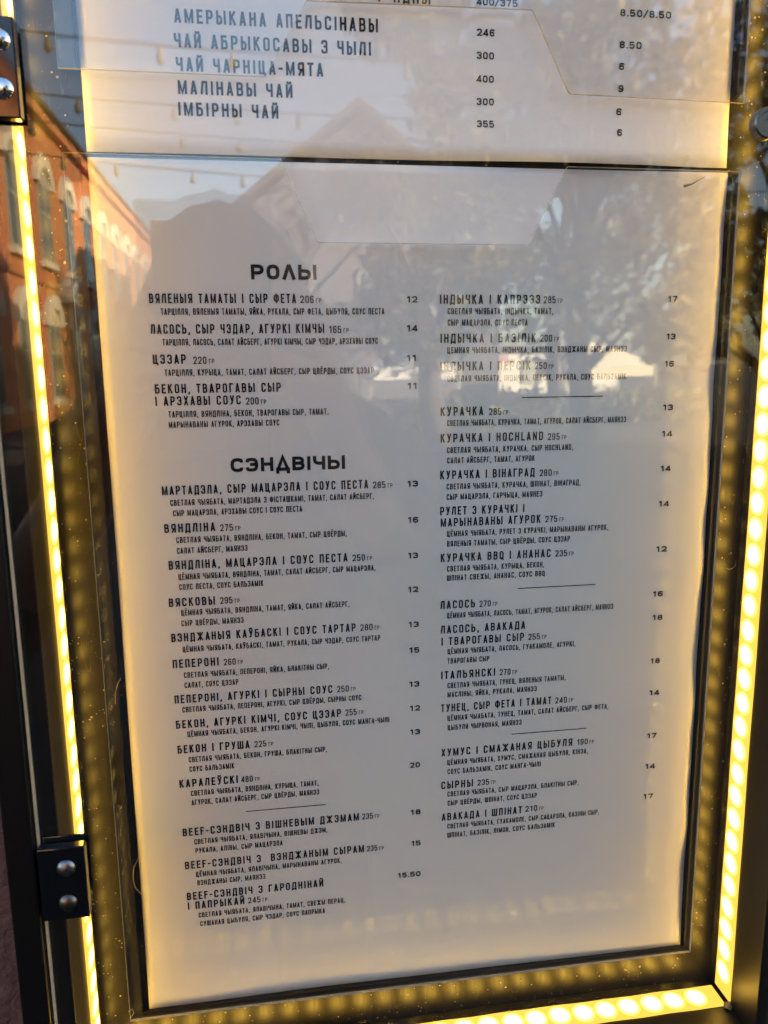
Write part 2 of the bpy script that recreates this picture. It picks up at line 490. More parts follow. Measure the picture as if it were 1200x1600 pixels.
def glyph(ch, w, s, geo=False):
    """strokes of a capital of height 1, width w, stroke s -> list of polylines"""
    l, r, b, t = s / 2, w - s / 2, s / 2, 1 - s / 2
    m, c = 0.52, w / 2
    R_ = min(0.45 if geo else 0.24, (r - l) / 2)
    S = []
    def st(*pts, closed=False): S.append(rp(list(pts), closed))
    if geo and ch == 'Л':
        st((l * 0.9, 0), (c, 1.0)); st((c, 1.0), (w - l * 0.9, 0))
    elif geo and ch == 'Д':
        st((w * .16, b), (c, .98), (w * .84, b)); st((0, b), (w, b)); st((l, -.2), (l, s)); st((r, -.2), (r, s))
    elif ch in 'А' 'A':
        st((l * 0.9, 0), (c, 1.0)); st((c, 1.0), (w - l * 0.9, 0)); st((w * 0.24, 0.27), (w * 0.76, 0.27))
    elif ch == 'Б':
        st((l, 0), (l, 1)); st((0, t), (r, t)); st((l, b), (r, b, R_), (r, m + .06, R_), (l, m + .06))
    elif ch in 'В' 'B':
        st((l, 0), (l, 1)); st((l, b), (r, b, R_), (r, m, R_), (l, m)); st((l, m), (r * .96, m, R_), (r * .96, t, R_), (l, t))
    elif ch == 'Г': st((l, 0), (l, 1)); st((0, t), (w, t))
    elif ch == 'Д':
        st((w * .2, s), (w * .3, t, 0), (w * .82, t), (w * .82, s)); st((0, b), (w, b)); st((l, -.12), (l, s)); st((r, -.12), (r, s))
    elif ch in 'Е' 'E' 'Ё':
        st((l, 0), (l, 1)); st((0, t), (w, t)); st((0, m), (w * .9, m)); st((0, b), (w, b))
        if ch == 'Ё':
            for x in (.28, .72): st((w * x, 1.1), (w * x, 1.1 + s))
    elif ch == 'F': st((l, 0), (l, 1)); st((0, t), (w, t)); st((0, m), (w * .9, m))
    elif ch == 'Ж':
        st((c, 0), (c, 1)); st((l * .8, 1), (c, .5), (l * .8, 0)); st((w - l * .8, 1), (c, .5), (w - l * .8, 0))
    elif ch == 'З' or ch == '3':
        st((l, .7), (l, t, R_), (r, t, R_), (r, m, R_), (w * .38, m)); st((w * .38, m), (r, m, R_), (r, b, R_), (l, b, R_), (l, .3))
    elif ch in 'І' 'I': st((l, 0), (l, 1))
    elif ch == 'Й':
        st((l, 0), (l, 1)); st((r, 0), (r, 1)); st((l, s * .6), (r, 1 - s * .6)); st((w * .25, 1.2), (w * .3, 1.09, .03), (w * .7, 1.09, .03), (w * .75, 1.2))
    elif ch == 'К': st((l, 0), (l, 1)); st((w - l * .9, 1), (l, .42)); st((l + s * .7, .55), (w - l * .8, 0))
    elif ch == 'Л': st((l * .3, b), (w * .17, b, .06), (w * .34, t), (r, t), (r, 0))
    elif ch == 'L': st((l, 0), (l, 1)); st((0, b), (w, b))
    elif ch == 'М': st((l, 0), (l, 1)); st((r, 0), (r, 1)); st((l, 1 - s * .2), (c, .1), (r, 1 - s * .2))
    elif ch in 'Н' 'H': st((l, 0), (l, 1)); st((r, 0), (r, 1)); st((l, m), (r, m))
    elif ch == 'N': st((l, 0), (l, 1)); st((r, 0), (r, 1)); st((l, 1 - s * .4), (r, s * .4))
    elif ch in 'О' 'O' '0': st((l, b, R_), (r, b, R_), (r, t, R_), (l, t, R_), closed=True)
    elif ch == 'Q': st((l, b, R_), (r, b, R_), (r, t, R_), (l, t, R_), closed=True); st((w * .55, .25), (w, -.06))
    elif ch == 'П': st((l, 0), (l, t), (r, t), (r, 0))
    elif ch in 'Р' 'P': st((l, 0), (l, 1)); st((l, .44), (r, .44, R_), (r, t, R_), (l, t))
    elif ch in 'С' 'C': st((r, .33), (r, b, R_), (l, b, R_), (l, t, R_), (r, t, R_), (r, .67))
    elif ch == 'D': st((l, 0), (l, 1)); st((l, b), (r, b, R_), (r, t, R_), (l, t))
    elif ch in 'Т' 'T': st((c, 0), (c, 1)); st((0, t), (w, t))
    elif ch in 'У' 'Ў':
        st((l * .9, 1), (w * .54, .34)); st((w - l * .9, 1), (w * .44, b, .08), (w * .12, b))
        if ch == 'Ў': st((w * .25, 1.2), (w * .3, 1.09, .03), (w * .7, 1.09, .03), (w * .75, 1.2))
    elif ch == 'Ф': st((c, -.02), (c, 1.02)); st((l, .2, R_), (r, .2, R_), (r, .84, R_), (l, .84, R_), closed=True)
    elif ch == 'Х': st((l * .9, 0), (w - l * .9, 1)); st((l * .9, 1), (w - l * .9, 0))
    elif ch == 'Ц': st((l, 1), (l, b), (w, b)); st((r - s * .5, 1), (r - s * .5, 0)); st((w - s * .35, b), (w - s * .35, -.15))
    elif ch == 'Ч': st((l, 1), (l, .47, R_), (r, .47)); st((r, 0), (r, 1))
    elif ch == 'Ш': st((l, 1), (l, b), (r, b), (r, 1)); st((c, 0), (c, 1))
    elif ch == 'Ы':
        q = r - s * 1.55
        st((l, 0), (l, 1)); st((l, b), (q, b, R_), (q, m + .06, R_), (l, m + .06)); st((r, 0), (r, 1))
    elif ch == 'Ь': st((l, 0), (l, 1)); st((l, b), (r, b, R_), (r, m + .06, R_), (l, m + .06))
    elif ch == 'Э': st((l, .67), (l, t, R_), (r, t, R_), (r, b, R_), (l, b, R_), (l, .33)); st((w * .35, m), (r, m))
    elif ch == 'Ю': st((l, 0), (l, 1)); st((l, m), (w * .4, m)); st((w * .4, b, R_), (r, b, R_), (r, t, R_), (w * .4, t, R_), closed=True)
    elif ch == 'Я': st((r, 0), (r, 1)); st((r, .44), (l, .44, R_), (l, t, R_), (r, t)); st((w * .55, .44), (l * .9, 0))
    elif ch == '1': st((w * .62, 0), (w * .62, 1)); st((w * .1, .76), (w * .62, .93))
    elif ch == '2': st((l, .68), (l, t, R_), (r, t, R_), (r, .55, .1), (l, b), (w, b))
    elif ch == '4': st((w * .72, 0), (w * .72, 1)); st((w * .72, .96), (l * .8, .27), (w, .27))
    elif ch == '5': st((r, t), (l, t), (l, .52), (r, .6, R_), (r, b, R_), (l, b, R_), (l, .28))
    elif ch == '6': st((r, .72), (r, t, R_), (l, t, R_), (l, b, R_), (r, b, R_), (r, .56, R_), (l, .56))
    elif ch == '7': st((0, t), (r, t), (w * .36, 0))
    elif ch == '8': st((l, b, R_), (r, b, R_), (r, m, R_), (l, m, R_), closed=True); st((l * 1.15, m, R_), (r * .97, m, R_), (r * .97, t, R_), (l * 1.15, t, R_), closed=True)
    elif ch == '9': st((l, .28), (l, b, R_), (r, b, R_), (r, t, R_), (l, t, R_), (l, .44, R_), (r, .44))
    elif ch == ',': st((l * 1.1, s), (l * 1.1, 0), (l * .5, -.14))
    elif ch == '.': st((l, 0), (l, s * 1.05))
    elif ch == '-': st((0, m - .05), (w, m - .05))
    elif ch == '/': st((0, -.05), (w, 1.05))
    return S

WIDE = {'Ж': 1.5, 'М': 1.3, 'Ш': 1.42, 'Ы': 1.42, 'Ф': 1.3, 'Ю': 1.4, 'Д': 1.12, 'Ц': 1.08, 'Г': .86, 'Т': .92, 'Е': .88, 'E': .88, 'Ё': .88, 'F': .85, 'L': .85, 'Л': 1.05, '1': .75}
THIN = {'І': 1, 'I': 1, ',': 1, '.': 1}

def advance(ch, w, s):
    if ch == ' ': return w * .55
    if ch in THIN: return s
    if ch == '-': return w * .62
    if ch == '/': return w * .75
    return w * WIDE.get(ch, 1.0)

def text_mesh(name, text, x0, x1, zmid, cap, surf, parent, w=0.40, s=0.125, track=0.13, geo=False):
    """lettering between x0 and x1 (mm), laid on the sheet's own surface"""
    total = sum(advance(c, w, s) for c in text) + track * (len(text) - 1)
    sx = (x1 - x0) / total
    verts, faces = [], []
    px = 0.0
    for ch in text:
        a = advance(ch, w, s)
        if ch != ' ':
            for pl in glyph(ch, a, s, geo):
                if len(pl) < 2: continue
                # stroke keeps its weight whatever the squeeze
                P = [Vector((x0 + (px + q.x) * sx, (q.y - 0.5) * cap)) for q in pl]
                hw = s * 0.5 * (0.5 * sx + 0.5 * cap)
                closed = (P[0] - P[-1]).length < 1e-6 and len(P) > 2
                base = len(verts)
                n_ = len(P)
                for i, p in enumerate(P):
                    pa = P[i - 1] if i > 0 else (P[-2] if closed else None)
                    pb = P[i + 1] if i < n_ - 1 else (P[1] if closed else None)
                    da = (p - pa).normalized() if pa is not None and (p - pa).length > 1e-9 else None
                    db = (pb - p).normalized() if pb is not None and (pb - p).length > 1e-9 else None
                    da = da or db; db = db or da
                    na = Vector((-da.y, da.x)); nb = Vector((-db.y, db.x))
                    nn = na + nb
                    if nn.length < 0.2: nn = na
                    nn.normalize()
                    k = hw / max(0.45, nn.dot(na))
                    for sg in (1, -1):
                        q = p + nn * k * sg
                        X, Z = q.x * mm, (zmid + q.y) * mm
                        verts.append((X, -surf(X, Z) - 0.00012, Z))
                for i in range(n_ - 1):
                    faces.append((base + 2 * i, base + 2 * i + 1, base + 2 * i + 3, base + 2 * i + 2))
        px += a + track
    o = mesh_obj(name, verts, faces, M['ink'])
    return o

def hang(o, parent, root):
    o.parent = parent
    o.matrix_parent_inverse = Matrix.Translation(-Vector(root.location))
    return o

# ---------------------------------------------------------------- the two paper sheets
def lift_low(x, z):
    """how far the lower sheet stands off the panel plane"""
    t = -z
    right = smooth((x - 0.165) / 0.045)
    wave = 0.45 + 0.30 * math.sin(t * 61 + 0.6) + 0.22 * math.sin(t * 127 + 2.0) + 0.14 * math.sin(t * 233 + 1)
    low = smooth((t - 0.272) / 0.025)
    bulge = 0.5 + 0.45 * math.sin(x * 34 + 2.2) + 0.15 * math.sin(x * 81)
    soft = 0.18 * math.sin(x * 23 + t * 9) * math.sin(t * 17 + 1.0)
    left = smooth((0.02 - x) / 0.02) * 0.25 * (1 + math.sin(t * 40))
    return 0.001 * min(1.75, max(0.05, 0.32 + right * wave * 0.95 + low * bulge * 0.7 + soft + left))

def lift_up(x, z):
    free = smooth((0.024 - z) / 0.024)
    prof = 0.35 + 1.9 * smooth((x - 0.10) / 0.055) * (1 - 0.75 * smooth((x - 0.175) / 0.03)) + 0.35 * math.sin(x * 55)
    soft = 0.2 * math.sin(x * 21 + z * 13)
    return 0.001 * max(0.05, 0.45 + free * free * prof + soft)

def sheet(name, x0, x1, z0, z1, lift, nx, nz, bottom=None):
    vs, fs = [], []
    for side in (0, 1):
        for j in range(nz + 1):
            for i in range(nx + 1):
                x = x0 + (x1 - x0) * i / nx
                z = z1 + (z0 - z1) * j / nz
                vs.append((x, -lift(x, z) + (0.0001 if side else 0), z))
    k = (nx + 1) * (nz + 1)
    for j in range(nz):
        for i in range(nx):
            a = j * (nx + 1) + i
            q = (a, a + nx + 1, a + nx + 2, a + 1)
            fs.append(q); fs.append(tuple(v + k for v in q[::-1]))
    rim = [i for i in range(nx + 1)] + [(j + 1) * (nx + 1) + nx for j in range(nz)] + [nz * (nx + 1) + i for i in range(nx - 1, -1, -1)] + [j * (nx + 1) for j in range(nz - 1, 0, -1)]
    for a, b in zip(rim, rim[1:] + rim[:1]):
        fs.append((a, b, b + k, a + k))
    return mesh_obj(name, vs, fs, M['paper'], smooth=False)

def smooth_faces(o):
    me = o.data
    me.polygons.foreach_set('use_smooth', [True] * len(me.polygons))

lower = sheet('menu_sheet', 0.0, 0.2100, -0.2970, -0.0002, lift_low, 70, 110)
tag(lower, 'white paper menu sheet printed with two columns of rolls and sandwiches', 'menu', 'menu sheets')
upper = sheet('menu_sheet', 0.0000, 0.2095, 0.0013, 0.2983, lift_up, 70, 60)
tag(upper, 'white paper sheet of hot drinks, curling above the sandwich menu', 'menu', 'menu sheets')

LOW = """H|РОЛЫ|47.8|68.8|-33.67
N|ВЯЛЕНЫЯ ТАМАТЫ І СЫР ФЕТА|15.6|62.0|-41.90
W|206|63.3|67.7|-42.08
P|12|98.5|102.1|-42.16
I|ТАРЦІЛЛЯ, ВЯЛЕНЫЯ ТАМАТЫ, ЯЙКА, РУКАЛА, СЫР ФЕТА, ЦЫБУЛЯ, СОУС ПЕСТА|19.0|90.9|-45.98
N|ЛАСОСЬ, СЫР ЧЭДАР, АГУРКІ КІМЧЫ|15.5|70.9|-51.41
W|165|72.5|76.5|-51.70
P|14|98.4|102.1|-51.51
I|ТАРЦІЛЛЯ, ЛАСОСЬ, САЛАТ АЙСБЕРГ, АГУРКІ КІМЧЫ, СЫР ЧЭДАР, АРЭХАВЫ СОУС|19.0|88.6|-55.54
N|ЦЭЗАР|15.6|26.0|-60.87
W|220|28.3|32.5|-61.22
P|11|98.3|101.8|-61.28
I|ТАРЦІЛЛЯ, КУРЫЦА, ТАМАТ, САЛАТ АЙСБЕРГ, СЫР ЦВЁРДЫ, СОУС ЦЭЗАР|19.1|87.1|-65.17
N|БЕКОН, ТВАРОГАВЫ СЫР|15.7|56.1|-70.28
n|І АРЭХАВЫ СОУС|15.6|42.9|-74.21
W|200|44.5|48.7|-74.56
P|11|98.5|102.0|-70.55
I|ТАРЦІЛЛЯ, ВЯНДЛІНА, БЕКОН, ТВАРОГАВЫ СЫР, ТАМАТ,|19.5|71.6|-78.53
I|МАРЫНАВАНЫ АГУРОК, АРЭХАВЫ СОУС|19.4|55.2|-81.89
H|СЭНДВІЧЫ|38.6|76.9|-95.75
N|МАРТАДЭЛА, СЫР МАЦАРЭЛА І СОУС ПЕСТА|15.9|84.7|-103.55
W|285|86.3|90.7|-103.84
P|13|98.3|102.1|-103.94
I|СВЕТЛАЯ ЧЫЯБАТА, МАРТАДЭЛА З ФІСТАШКАМІ, ТАМАТ, САЛАТ АЙСБЕРГ,|18.4|86.6|-107.73
I|СЫР МАЦАРЭЛА, АРЭХАВЫ СОУС І СОУС ПЕСТА|19.1|61.9|-111.25
N|ВЯНДЛІНА|15.9|32.6|-116.32
W|275|34.2|38.5|-116.70
P|16|98.4|102.1|-116.69
I|СВЕТЛАЯ ЧЫЯБАТА, ВЯНДЛІНА, БЕКОН, ТАМАТ, СЫР ЦВЁРДЫ,|19.6|77.0|-120.45
I|САЛАТ АЙСБЕРГ, МАЯНЭЗ|19.6|43.0|-124.12
N|ВЯНДЛІНА, МАЦАРЭЛА І СОУС ПЕСТА|16.6|77.1|-129.01
W|250|78.8|83.2|-129.22
P|13|98.4|102.0|-129.42
I|ЦЁМНАЯ ЧЫЯБАТА, ВЯНДЛІНА, ТАМАТ, САЛАТ АЙСБЕРГ, СЫР МАЦАРЭЛА,|19.6|86.8|-133.16
I|СОУС ПЕСТА, СОУС БАЛЬЗАМІК|19.7|47.9|-136.73
N|ВЯСКОВЫ|15.9|31.3|-142.01
W|295|33.0|37.2|-142.08
P|12|98.3|102.0|-141.76
I|ЦЁМНАЯ ЧЫЯБАТА, ВЯНДЛІНА, ТАМАТ, ЯЙКА, САЛАТ АЙСБЕРГ,|19.8|77.4|-145.78
I|СЫР ЦВЁРДЫ, МАЯНЭЗ|19.7|40.6|-149.50
N|ВЭНДЖАНЫЯ КАЎБАСКІ І СОУС ТАРТАР|16.0|79.5|-154.52
W|280|81.1|85.5|-154.61
P|13|98.4|102.2|-154.68
I|ЦЁМНАЯ ЧЫЯБАТА, КАЎБАСКІ, ТАМАТ, РУКАЛА, СЫР ЧЭДАР, СОУС ТАРТАР|19.6|88.2|-158.88
N|ПЕПЕРОНІ|15.9|31.5|-163.95
W|260|33.2|37.3|-164.27
P|15|98.6|102.4|-164.30
I|СВЕТЛАЯ ЧЫЯБАТА, ПЕПЕРОНІ, ЯЙКА, БЛАКІТНЫ СЫР,|19.5|69.7|-168.24
I|САЛАТ, СОУС ЦЭЗАР|19.5|37.9|-171.92
N|ПЕПЕРОНІ, АГУРКІ І СЫРНЫ СОУС|15.8|70.7|-176.93
W|250|72.4|76.6|-177.03
P|13|98.5|102.3|-177.20
I|СВЕТЛАЯ ЧЫЯБАТА, ПЕПЕРОНІ, АГУРКІ, СЫР ЦВЁРДЫ, СЫРНЫ СОУС|18.3|81.0|-180.88
N|БЕКОН, АГУРКІ КІМЧІ, СОУС ЦЭЗАР|15.8|73.6|-186.24
W|255|75.2|79.3|-186.15
P|12|98.7|102.5|-186.47
I|ЦЁМНАЯ ЧЫЯБАТА, БЕКОН, АГУРКІ КІМЧІ, ЧЫЛІ, ЦЫБУЛЯ, СОУС МАНГА-ЧЫЛІ|19.5|91.1|-190.11
N|БЕКОН І ГРУША|15.8|40.8|-195.60
W|225|42.5|46.7|-195.64
P|13|98.7|102.5|-195.71
I|СВЕТЛАЯ ЧЫЯБАТА, БЕКОН, ГРУША, БЛАКІТНЫ СЫР,|19.4|68.2|-199.73
I|СОУС БАЛЬЗАМІК|19.5|35.1|-203.33
N|КАРАЛЕЎСКІ|15.7|36.1|-208.62
W|480|37.3|41.4|-208.75
P|20|98.6|102.4|-208.74
I|СВЕТЛАЯ ЧЫЯБАТА, ВЯНДЛІНА, КУРЫЦА, ТАМАТ,|19.5|64.8|-212.60
I|АГУРОК, САЛАТ АЙСБЕРГ, СЫР ЦВЁРДЫ, МАЯНЭЗ|19.5|65.0|-216.18
D||38.4|67.3|-221.45
N|BEEF-СЭНДВІЧ З ВІШНЕВЫМ ДЖЭМАМ|15.8|79.4|-227.50
W|235|80.6|84.6|-227.48
P|18|98.7|102.6|-227.72
I|СВЕТЛАЯ ЧЫЯБАТА, ЯЛАВІЧЫНА, ВІШНЕВЫ ДЖЭМ,|19.7|67.6|-231.53
I|РУКАЛА, АЛІВЫ, СЫР МАЦАРЭЛА|19.9|51.1|-235.10
N|BEEF-СЭНДВІЧ З  ВЭНДЖАНЫМ СЫРАМ|15.9|81.1|-240.58
W|235|82.1|86.1|-240.70
P|15|98.9|102.6|-240.48
I|ЦЁМНАЯ ЧЫЯБАТА, ЯЛАВІЧЫНА, МАРЫНАВАНЫ АГУРОК,|19.6|72.6|-244.50
I|ВЭНДЖАНЫ СЫР, МАЯНЭЗ|19.9|44.4|-247.96
N|BEEF-СЭНДВІЧ З ГАРОДНІНАЙ|15.9|65.6|-253.04
n|І ПАПРЫКАЙ|16.0|36.4|-256.93
W|245|37.7|42.3|-257.06
P|15.50|93.7|102.5|-253.27
I|СВЕТЛАЯ ЧЫЯБАТА, ЯЛАВІЧЫНА, ТАМАТ, СВЕЖЫ ПЕРАЦ,|19.7|73.6|-261.06
I|СУШАНАЯ ЦЫБУЛЯ, СЫР ЧЭДАР, СОУС ПАПРЫКА|20.1|65.9|-264.61
N|ІНДЫЧКА І КАПРЭЗЭ|109.7|144.6|-42.10
W|285|145.8|150.1|-42.14
P|17|190.8|194.2|-42.00
I|СВЕТЛАЯ ЧЫЯБАТА, ІНДЫЧКА, ТАМАТ,|112.4|149.3|-45.98
I|СЫР МАЦАРЭЛА, СОУС ПЕСТА|112.4|140.3|-49.72
N|ІНДЫЧКА І БАЗІЛІК|109.9|143.4|-54.86
W|200|144.9|149.2|-54.93
P|13|190.9|194.3|-54.77
I|ЦЕМНАЯ ЧЫЯБАТА, ІНДЫЧКА, БАЗІЛІК, ВЭНДЖАНЫ СЫР, МАЯНЭЗ|112.3|176.5|-58.79
N|ІНДЫЧКА І ПЕРСІК|109.9|141.7|-64.11
W|250|143.2|147.5|-64.22
P|16|190.9|194.4|-64.18
I|СВЕТЛАЯ ЧЫЯБАТА, ІНДЫЧКА, ПЕРСІК, РУКАЛА, СОУС БАЛЬЗАМІК|112.3|176.7|-68.29
D||138.8|168.3|-75.08
N|КУРАЧКА|110.0|125.1|-79.39
W|285|127.1|131.5|-79.62
P|13|191.0|194.8|-79.47
I|СВЕТЛАЯ ЧЫЯБАТА, КУРАЧКА, ТАМАТ, АГУРОК, САЛАТ АЙСБЕРГ, МАЯНЭЗ|112.3|177.3|-83.35
N|КУРАЧКА І HOCHLAND|110.0|146.8|-88.50
W|295|148.5|152.9|-88.76
P|14|190.9|194.9|-88.84
I|СВЕТЛАЯ ЧЫЯБАТА, КУРАЧКА, СЫР HOCHLAND,|112.3|157.9|-92.69
I|САЛАТ АЙСБЕРГ, ТАМАТ, АГУРОК|112.4|143.9|-96.26
N|КУРАЧКА І ВІНАГРАД|109.9|144.0|-101.24
W|280|145.8|150.3|-101.49
P|14|191.1|194.9|-101.34
I|СВЕТЛАЯ ЧЫЯБАТА, КУРАЧКА, ШПІНАТ, ВІНАГРАД,|112.2|161.1|-105.40
I|СЫР МАЦАРЭЛА, ГАРЧЫЦА, МАЯНЕЗ|112.2|147.0|-109.05
N|РУЛЕТ З КУРАЧКІ І|109.9|140.5|-113.99
n|МАРЫНАВАНЫ АГУРОК|110.1|146.6|-118.08
W|275|148.3|152.8|-118.21
P|14|191.0|195.0|-114.28
I|ЦЁМНАЯ ЧЫЯБАТА, РУЛЕТ З КУРАЧКІ, МАРЫНАВАНЫ АГУРОК,|112.4|172.2|-122.18
I|ВЯЛЕНЫЯ ТАМАТЫ, СЫР ЦВЁРДЫ, СОУС ЦЭЗАР|112.4|157.8|-125.80
N|КУРАЧКА BBQ І АНАНАС|110.1|150.7|-130.81
W|235|152.4|156.9|-130.98
P|12|190.9|195.1|-131.16
I|СВЕТЛАЯ ЧЫЯБАТА, КУРЫЦА, БЕКОН,|112.4|148.3|-134.87
I|ШПІНАТ СВЕЖЫ, АНАНАС, СОУС BBQ|112.4|148.6|-138.25
D||138.6|168.1|-143.43
N|ЛАСОСЬ|110.0|122.8|-148.09
W|270|124.4|128.6|-148.30
P|16|190.5|194.6|-148.26
I|ЦЁМНАЯ ЧЫЯБАТА, ЛАСОСЬ, ТАМАТ, АГУРОК, САЛАТ АЙСБЕРГ, МАЯНЭЗ|112.5|175.3|-152.14
N|ЛАСОСЬ, АВАКАДА|110.1|141.7|-157.29
n|І ТВАРОГАВЫ СЫР|110.4|141.3|-161.78
W|255|142.9|147.4|-161.89
P|18|190.9|195.0|-157.47
I|ЦЁМНАЯ ЧЫЯБАТА, ЛАСОСЬ, ГУАКАМОЛЕ, АГУРКІ,|112.7|161.1|-165.66
I|ТВАРОГАВЫ СЫР|112.7|128.3|-169.27
N|ІТАЛЬЯНСКІ|110.3|130.6|-174.61
W|270|132.3|136.4|-174.78
P|18|191.1|195.0|-174.63
I|СВЕТЛАЯ ЧЫЯБАТА, ТУНЕЦ, ВЯЛЕНЫЯ ТАМАТЫ,|112.7|157.7|-178.68
I|МАСЛІНЫ, ЯЙКА, РУКАЛА, МАЯНЭЗ|112.7|146.6|-182.22
N|ТУНЕЦ, СЫР ФЕТА І ТАМАТ|110.3|152.4|-187.30
W|240|153.9|158.5|-187.42
P|14|191.1|195.2|-187.22
I|ЦЁМНАЯ ЧЫАБАТА, ТУНЕЦ, ТАМАТ, САЛАТ АЙСБЕРГ, СЫР ФЕТА,|112.7|175.0|-191.34
I|ЦЫБУЛЯ ЧЫРВОНАЯ, МАЯНЭЗ|112.8|141.0|-195.06
D||137.2|166.6|-199.64
N|ХУМУС І СМАЖАНАЯ ЦЫБУЛЯ|110.4|161.2|-204.79
W|190|163.1|167.3|-204.90
P|17|191.1|195.0|-204.73
I|ЦЁМНАЯ ЧЫЯБАТА, ХУМУС, СМАЖАНАЯ ЦЫБУЛЯ, КІНЗА,|112.7|167.5|-208.90
I|СОУС БАЛЬЗАМІК, СОУС МАНГА-ЧЫЛІ|112.8|148.9|-212.58
N|СЫРНЫ|110.4|122.6|-217.91
W|235|124.3|128.8|-217.93
P|14|190.9|195.0|-217.35
I|СВЕТЛАЯ ЧЫЯБАТА, СЫР МАЦАРЭЛА, БЛАКІТНЫ СЫР,|112.8|164.2|-221.63
I|СЫР ЦВЁРДЫ, ШПІНАТ, СОУС ЦЭЗАР|112.9|147.7|-225.35
N|АВАКАДА І ШПІНАТ|110.6|141.9|-230.84
W|210|143.2|148.0|-230.57
P|17|190.8|194.9|-230.02
I|СВЕТЛАЯ ЧЫЯБАТА, ГУАКАМОЛЕ, СЫР САЦАРЭЛА, КАЗІНЫ СЫР,|112.8|173.0|-234.80
I|ШПІНАТ, БАЗІЛІК, ЛІМОН, СОУС БАЛЬЗАМІК|112.8|155.2|-238.47"""
UP = """N|АМЕРЫКАНА АПЕЛЬСІНАВЫ|28.0|89.9|40.46
N|ЧАЙ АБРЫКОСАВЫ З ЧЫЛІ|27.6|87.6|33.65
N|ЧАЙ ЧАРНІЦА-МЯТА|27.8|72.5|27.00
N|МАЛІНАВЫ ЧАЙ|28.0|62.8|20.53
N|ІМБІРНЫ ЧАЙ|27.8|58.2|14.33
P|246|121.6|127.4|40.05
P|300|121.6|127.3|33.29
P|400|121.6|127.3|26.38
P|300|121.7|127.4|19.59
P|355|121.8|127.5|12.83
P|400/375|121.4|134.8|48.96
P|8.50/8.50|169.3|187.0|48.07
P|8.50|169.5|177.2|38.51
P|6|169.6|171.5|31.97
P|9|169.6|171.5|25.24
P|6|169.2|171.1|18.05
P|6|169.5|171.3|11.50
N|Р НДНЫ|90.0|106.6|49.23"""

def print_low():
    cur = None
    for line in LOW.strip().split('\n'):
        k, t, a, b, z = line.split('|')
        a, b, z = float(a), float(b), float(z)
        if k == 'H':
            o = text_mesh('heading', t, a, b, z, 4.7, lift_low, None, w=0.86, s=0.235, track=0.17, geo=True)
            hang(o, lower, lower); cur = None
        elif k == 'D':
            y = lambda x, zz: -lift_low(x, zz) - 0.00012
            vs, fs = [], []
            for i in range(13):
                x = (a + (b - a) * i / 12) * mm
                for dz in (0.16, -0.16):
                    zz = (z + dz) * mm
                    vs.append((x, y(x, zz), zz))
                if i: fs.append((2 * i - 2, 2 * i - 1, 2 * i + 1, 2 * i))
            hang(mesh_obj('divider_line', vs, fs, M['ink']), lower, lower)
        elif k == 'N':
            cur = hang(text_mesh('dish_name', t, a, b, z, 3.0, lift_low, None, w=0.43, s=0.155, track=0.18), lower, lower)
        elif k == 'n':
            hang(text_mesh('dish_name_line', t, a, b, z, 3.0, lift_low, None, w=0.43, s=0.155, track=0.18), cur, lower)
        elif k == 'W':
            hang(text_mesh('weight', t, a, b, z - 0.1, 2.35, lift_low, None, w=0.43, s=0.135, track=0.13), cur, lower)
            hang(text_mesh('unit', 'ГР', b + 0.75, b + 2.45, z - 0.45, 1.5, lift_low, None, w=0.43, s=0.125, track=0.15), cur, lower)
        elif k == 'I':
            hang(text_mesh('ingredients', t, a, b, z, 2.05, lift_low, None, w=0.42, s=0.15, track=0.145), cur, lower)
        elif k == 'P':
            hang(text_mesh('price', t, a, b, z, 2.05, lift_low, None, w=0.72, s=0.21, track=0.14, geo=True), cur, lower)
print_low()
for line in UP.strip().split('\n'):
    k, t, a, b, z = line.split('|')
    a, b, z = float(a), float(b), float(z)
    if k == 'N':
        hang(text_mesh('drink_name', t, a, b, z, 3.9, lift_up, None, w=0.43, s=0.15, track=0.19), upper, upper)
    else:
        hang(text_mesh('price' if a > 150 else 'volume', t, a, b, z, 2.15, lift_up, None, w=0.70, s=0.20, track=0.17, geo=True), upper, upper)
smooth_faces(lower); smooth_faces(upper)

# ---------------------------------------------------------------- lint caught in the case
def fibre(label, pts, y):
    bm = bmesh.new()
    P = [Vector((x * mm, y - 0.0004 * math.sin(i), z * mm)) for i, (x, z) in enumerate(pts)]
    tube(bm, P, 0.00006, 5)
    o = from_bm('lint_fibre', bm, M['lint'], smooth=True)
    tag(o, label, 'lint', 'lint fibres in the case')
fibre('thin curved fibre at the left paper edge low down beside the hinge', [(0.8, -233), (-0.9, -236), (-1.5, -240), (-1.0, -244), (1.0, -247.5)], -0.0050)
fibre('small hooked fibre beside the right light strip halfway up', [(219.3, -139.7), (220.2, -140.2), (221.6, -139.8), (222.8, -139.0), (223.3, -137.6)], -0.0008)
fibre('pale fibre near the left paper edge at mid height', [(-0.6, -166), (-1.8, -168), (-2.8, -171.5), (-3.0, -175)], -0.0050)
fibre('fibre curl lying under the bottom left corner of the sheet', [(-6.5, -293.5), (-5.0, -292.2), (-4.6, -294), (-6.2, -296.2)], -0.0052)
bm = bmesh.new()
tube(bm, [Vector((0.1925, -0.0043, -0.0056)), Vector((0.1950, -0.00435, -0.0050)), Vector((0.2000, -0.0043, -0.0024))], [0.00045, 0.00035, 0.00006], 6)
tag(from_bm('glue_smear', bm, M['glue'], smooth=True), 'short pale glue smear at the upper right corner of the sandwich sheet', 'smear')
